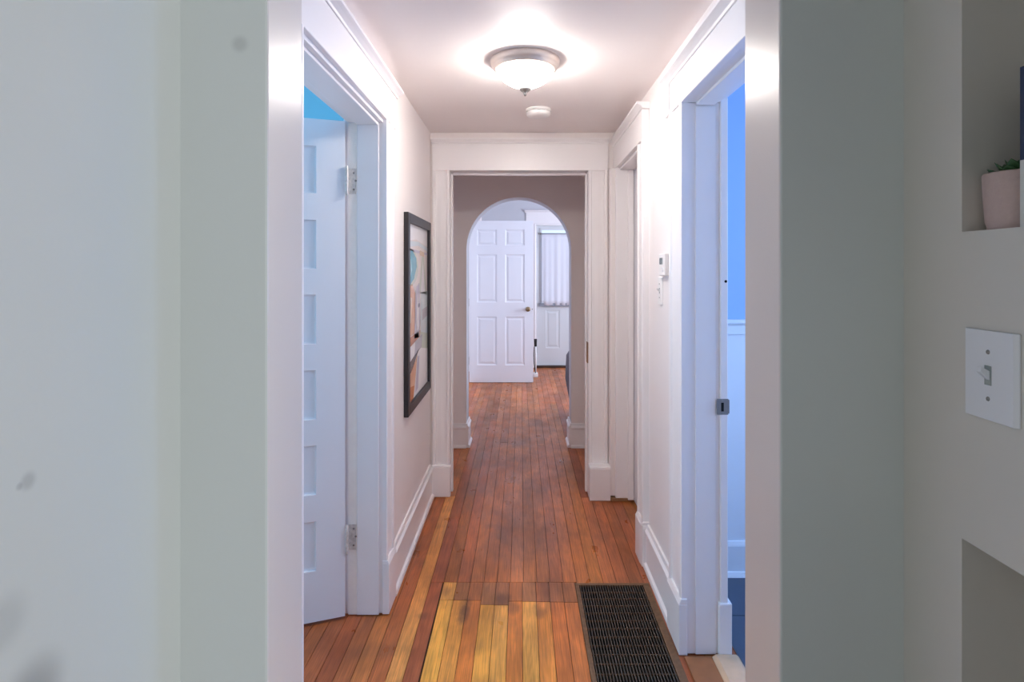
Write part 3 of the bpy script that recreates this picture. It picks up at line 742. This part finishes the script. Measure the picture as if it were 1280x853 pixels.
def switch(name, label, loc, w, h, pm, flip=False, sc=1.0):
    t = thing(name, label, 'light switch', loc)
    bm = B(); prism(bm, [(0,-w/2),(-.002,-w/2),(-.006,-w/2+.005),(-.006,w/2-.005),(-.002,w/2),(0,w/2)], 'z', -h/2, h/2)
    pl = obj('switch_plate', bm, pm, t, .0012)
    bm = B(); box(bm, -.0066, -.004, -.0055, .0055, -.0125, .0125); obj('toggle_slot', bm, M['screen'], t, .0005)
    bm = B(); prism(bm, [(-.0062,-.006),(-.0062,.006),(-.018,.012),(-.019,.005)], 'y', -.0038, .0038); obj('toggle', bm, pm, t, .001)
    for dz in (-.030, .030):
        bm = B(); lathe(bm, [(0,-.0074),(.0024,-.0070),(.0032,-.0058)], (0,0,dz), 16, 'x'); box(bm, -.0078, -.0070, -.0005, .0005, dz-.002, dz+.002); obj('screw', bm, M['steel'], pl)
    return t
switch('light_switch', 'white toggle light switch below the hall thermostat', (XR, 2.53, 1.333), .075, .118, M['plastic'])
switch('light_switch', 'white toggle light switch on the near right wall below the plant niche', (.605, .7385, 1.293), .085, .115, M['plate'])

# floor grille
gr = thing('floor_grille', 'dark metal return air floor grille by the right hall baseboard', 'floor grille', ((GX0+GX1)/2, (GY0+GY1)/2, 0))
gx, gy = (GX1-GX0)/2, (GY1-GY0)/2
bm = B(); f = .018
for a in ((-gx, gx, gy-f, gy), (-gx, gx, -gy, -gy+f), (-gx, -gx+f, -gy+f, gy-f), (gx-f-.012, gx, -gy+f, gy-f)): box(bm, *a, -.006, .004)
M['gframe'] = newmat('grille_frame', (118,88,62), .55, metal=.25, noise=.45, nscale=70)
obj('grille_frame', bm, M['gframe'], gr, .0015)
bm = B(); nb = 26
for i in range(nb):
    x = -gx+f + (i+.5)*(2*gx-2*f-.012)/nb
    box(bm, x-.0021, x+.0021, -gy+f, gy-f, -.012, .002)
M['bar_metal'] = newmat('grille_bar_metal', (74,63,54), .5, metal=.2, noise=.12, nscale=20)
obj('bars', bm, M['bar_metal'], gr)
bm = B(); y = gy-f-.05
while y > -gy+f+.01:
    box(bm, -gx+f, gx-f-.012, y-.0011, y+.0011, -.006, .0012); y -= .0515
obj('cross_rods', bm, M['gframe'], gr)
bm = B()
for a in ((-gx, gx, gy-.002, gy), (-gx, gx, -gy, -gy+.002), (-gx, -gx+.002, -gy, gy), (gx-.002, gx, -gy, gy)): box(bm, *a, -.30, -.006)
box(bm, -gx, gx, -gy, gy, -.302, -.30)
M['duct'] = newmat('duct_dark', (36,29,25), .8)
obj('duct', bm, M['duct'], gr)

# potted succulent and book in the upper niche
px, pyy = .6495, .7475
pt = thing('potted_succulent', 'small green succulent in a pink textured pot in the right niche', 'plant', (px, pyy, 1.4805))
bm = B(); lathe(bm, [(0,0),(.034,0),(.0352,.002),(.0352,.005),(.037,.010),(.0395,.045),(.0405,.073),(.0395,.0745),(.0375,.073),(.036,.060),(0,.060)], (0,0,0), 56)
pot = obj('pot', bm, M['pot'], pt)
bm = B(); lathe(bm, [(0,.062),(.0362,.061),(.0362,.058)], (0,0,0), 30); obj('soil', bm, M['soil'], pot)
def leaf_bm(a, tilt, ln, wd):
    bm = B(); ringsv = []
    for i in range(8):
        t = i/7; w_ = wd*math.sin(PI*min(.98, t*.80+.16))**.9 if i < 7 else .0006
        r = .004 + ln*t*math.cos(tilt); z = .062 + ln*t*math.sin(tilt) + .006*t*t
        ring = []
        for k in range(8):
            b_ = 2*PI*k/8
            ring.append(bm.verts.new((r*math.cos(a) - w_*math.cos(b_)*math.sin(a), r*math.sin(a) + w_*math.cos(b_)*math.cos(a), z + w_*.35*math.sin(b_))))
        ringsv.append(ring)
    for p, q in zip(ringsv, ringsv[1:]):
        for k in range(8):
            fc = bm.faces.new((p[k], p[(k+1)%8], q[(k+1)%8], q[k])); fc.smooth = True
    bm.faces.new(ringsv[-1]); bm.faces.new(ringsv[0][::-1])
    return bm
for ring_, n_, tilt, ln, wd in ((0, 7, .38, .034, .013), (1, 6, .75, .032, .012), (2, 4, 1.1, .028, .010)):
    for k in range(n_):
        obj('leaf', leaf_bm(2*PI*k/n_ + ring_*.5, tilt, ln, wd), M['leaf'], pt)
bk = thing('book', 'navy and white book standing beside the pot in the right niche', 'book', (.611, .690, 1.4805))
bm = B(); T = .015
box(bm, 0, .13, T-.002, T, 0, .082, 1); box(bm, 0, .13, T-.002, T, .082, .196, 0); box(bm, 0, .13, -T, -T+.002, 0, .082, 1); box(bm, 0, .13, -T, -T+.002, .082, .196, 0)
box(bm, 0, .002, -T+.002, T-.002, 0, .082, 1); box(bm, 0, .002, -T+.002, T-.002, .082, .196, 0)
obj('cover', bm, [M['navy'], M['paper']], bk)
bm = B(); box(bm, .002, .126, -T+.002, T-.002, .003, .193); obj('pages', bm, M['paper'], bk)

# grey tub armchair beyond the arch
ch = thing('tub_armchair', 'grey upholstered tub armchair just past the arch on the right', 'armchair', (.838, 5.55, 0))
def shell(r0, r1, z0, z1, a0, a1, n=30, rnd=.03):
    bm = B(); prevs = None
    for i in range(n+1):
        a = a0 + (a1-a0)*i/n
        sec = []
        for (r, z) in ((r0,z0),(r1-.02,z0),(r1,z0+.05),(r1+.01,(z0+z1)/2),(r1,z1-.05),(r1-.025,z1-.01),((r0+r1)/2,z1),(r0+.02,z1-.01),(r0,z1-.05)):
            k = 1 - .16*max(0, (.30-z)/.30)
            sec.append(bm.verts.new((r*k*math.cos(a), r*k*math.sin(a), z)))
        if prevs:
            for k in range(len(sec)):
                j = (k+1) % len(sec)
                fc = bm.faces.new((prevs[k], prevs[j], sec[j], sec[k])); fc.smooth = True
        else: bm.faces.new(sec)
        prevs = sec
    bm.faces.new(prevs[::-1]); return bm
obj('backrest', shell(.30, .40, .10, .64, math.radians(50), math.radians(310)), M['chair'], ch)
bm = B(); lathe(bm, [(0,.12),(.28,.12),(.32,.16),(.325,.36),(.31,.41),(.27,.43),(0,.435)], (0,0,0), 48); obj('seat', bm, M['chair'], ch)
for a in (45, 135, 225, 315):
    bm = B(); c, s = math.cos(math.radians(a)), math.sin(math.radians(a))
    lathe(bm, [(0,0),(.012,0),(.02,.12),(0,.12)], (c*.23, s*.23, 0), 14); obj('leg', bm, M['wooddark'], ch)

# slim dark-gripped tool standing behind the far door
tl = thing('cleaning_tool', 'slim white cleaning tool with black grip standing behind the open far door', 'cleaning tool', (.195, 7.62, 0))
bm = B(); tube(bm, [(.0,0,.40), (.0,0,.50)], [.017,.021], 12); obj('grip', bm, M['rubber'], tl, .003)
bm = B(); tube(bm, [(0,0,.06), (.004,0,.2), (0,0,.40)], .012, 12); obj('shaft', bm, M['plastic'], tl)
bm = B(); box(bm, -.03, .03, -.06, .06, 0, .05); obj('head', bm, M['plastic'], tl, .008)
bm = B(); tube(bm, [(-.017,-.01,.40), (-.026,-.012,.30), (-.022,-.012,.20), (-.008,-.012,.10), (0,-.012,.05)], .005, 8); obj('strap', bm, M['rubber'], tl)

# ---------------------------------------------------------------- world, camera, colour management
w = bpy.data.worlds.new('world'); scene.world = w; w.use_nodes = True
w.node_tree.nodes['Background'].inputs[0].default_value = (.55, .70, 1, 1); w.node_tree.nodes['Background'].inputs[1].default_value = .3
cam = bpy.data.cameras.new('camera'); cam.sensor_width = 36; cam.lens = 36*720/1280
cam.shift_x = -11/1280; cam.shift_y = -90.5/1280; cam.clip_start = .02
co = bpy.data.objects.new('camera', cam); COL.objects.link(co); co.location = (0, 0, 1.43); co.rotation_euler = (PI/2, 0, 0)
scene.camera = co
vs = scene.view_settings
vs.view_transform = 'Standard'; vs.look = 'None'; vs.gamma = 1; vs.use_curve_mapping = False; vs.exposure = 0.35
scene.cycles.use_denoising = True
scene.cycles.max_bounces = 12; scene.cycles.diffuse_bounces = 8
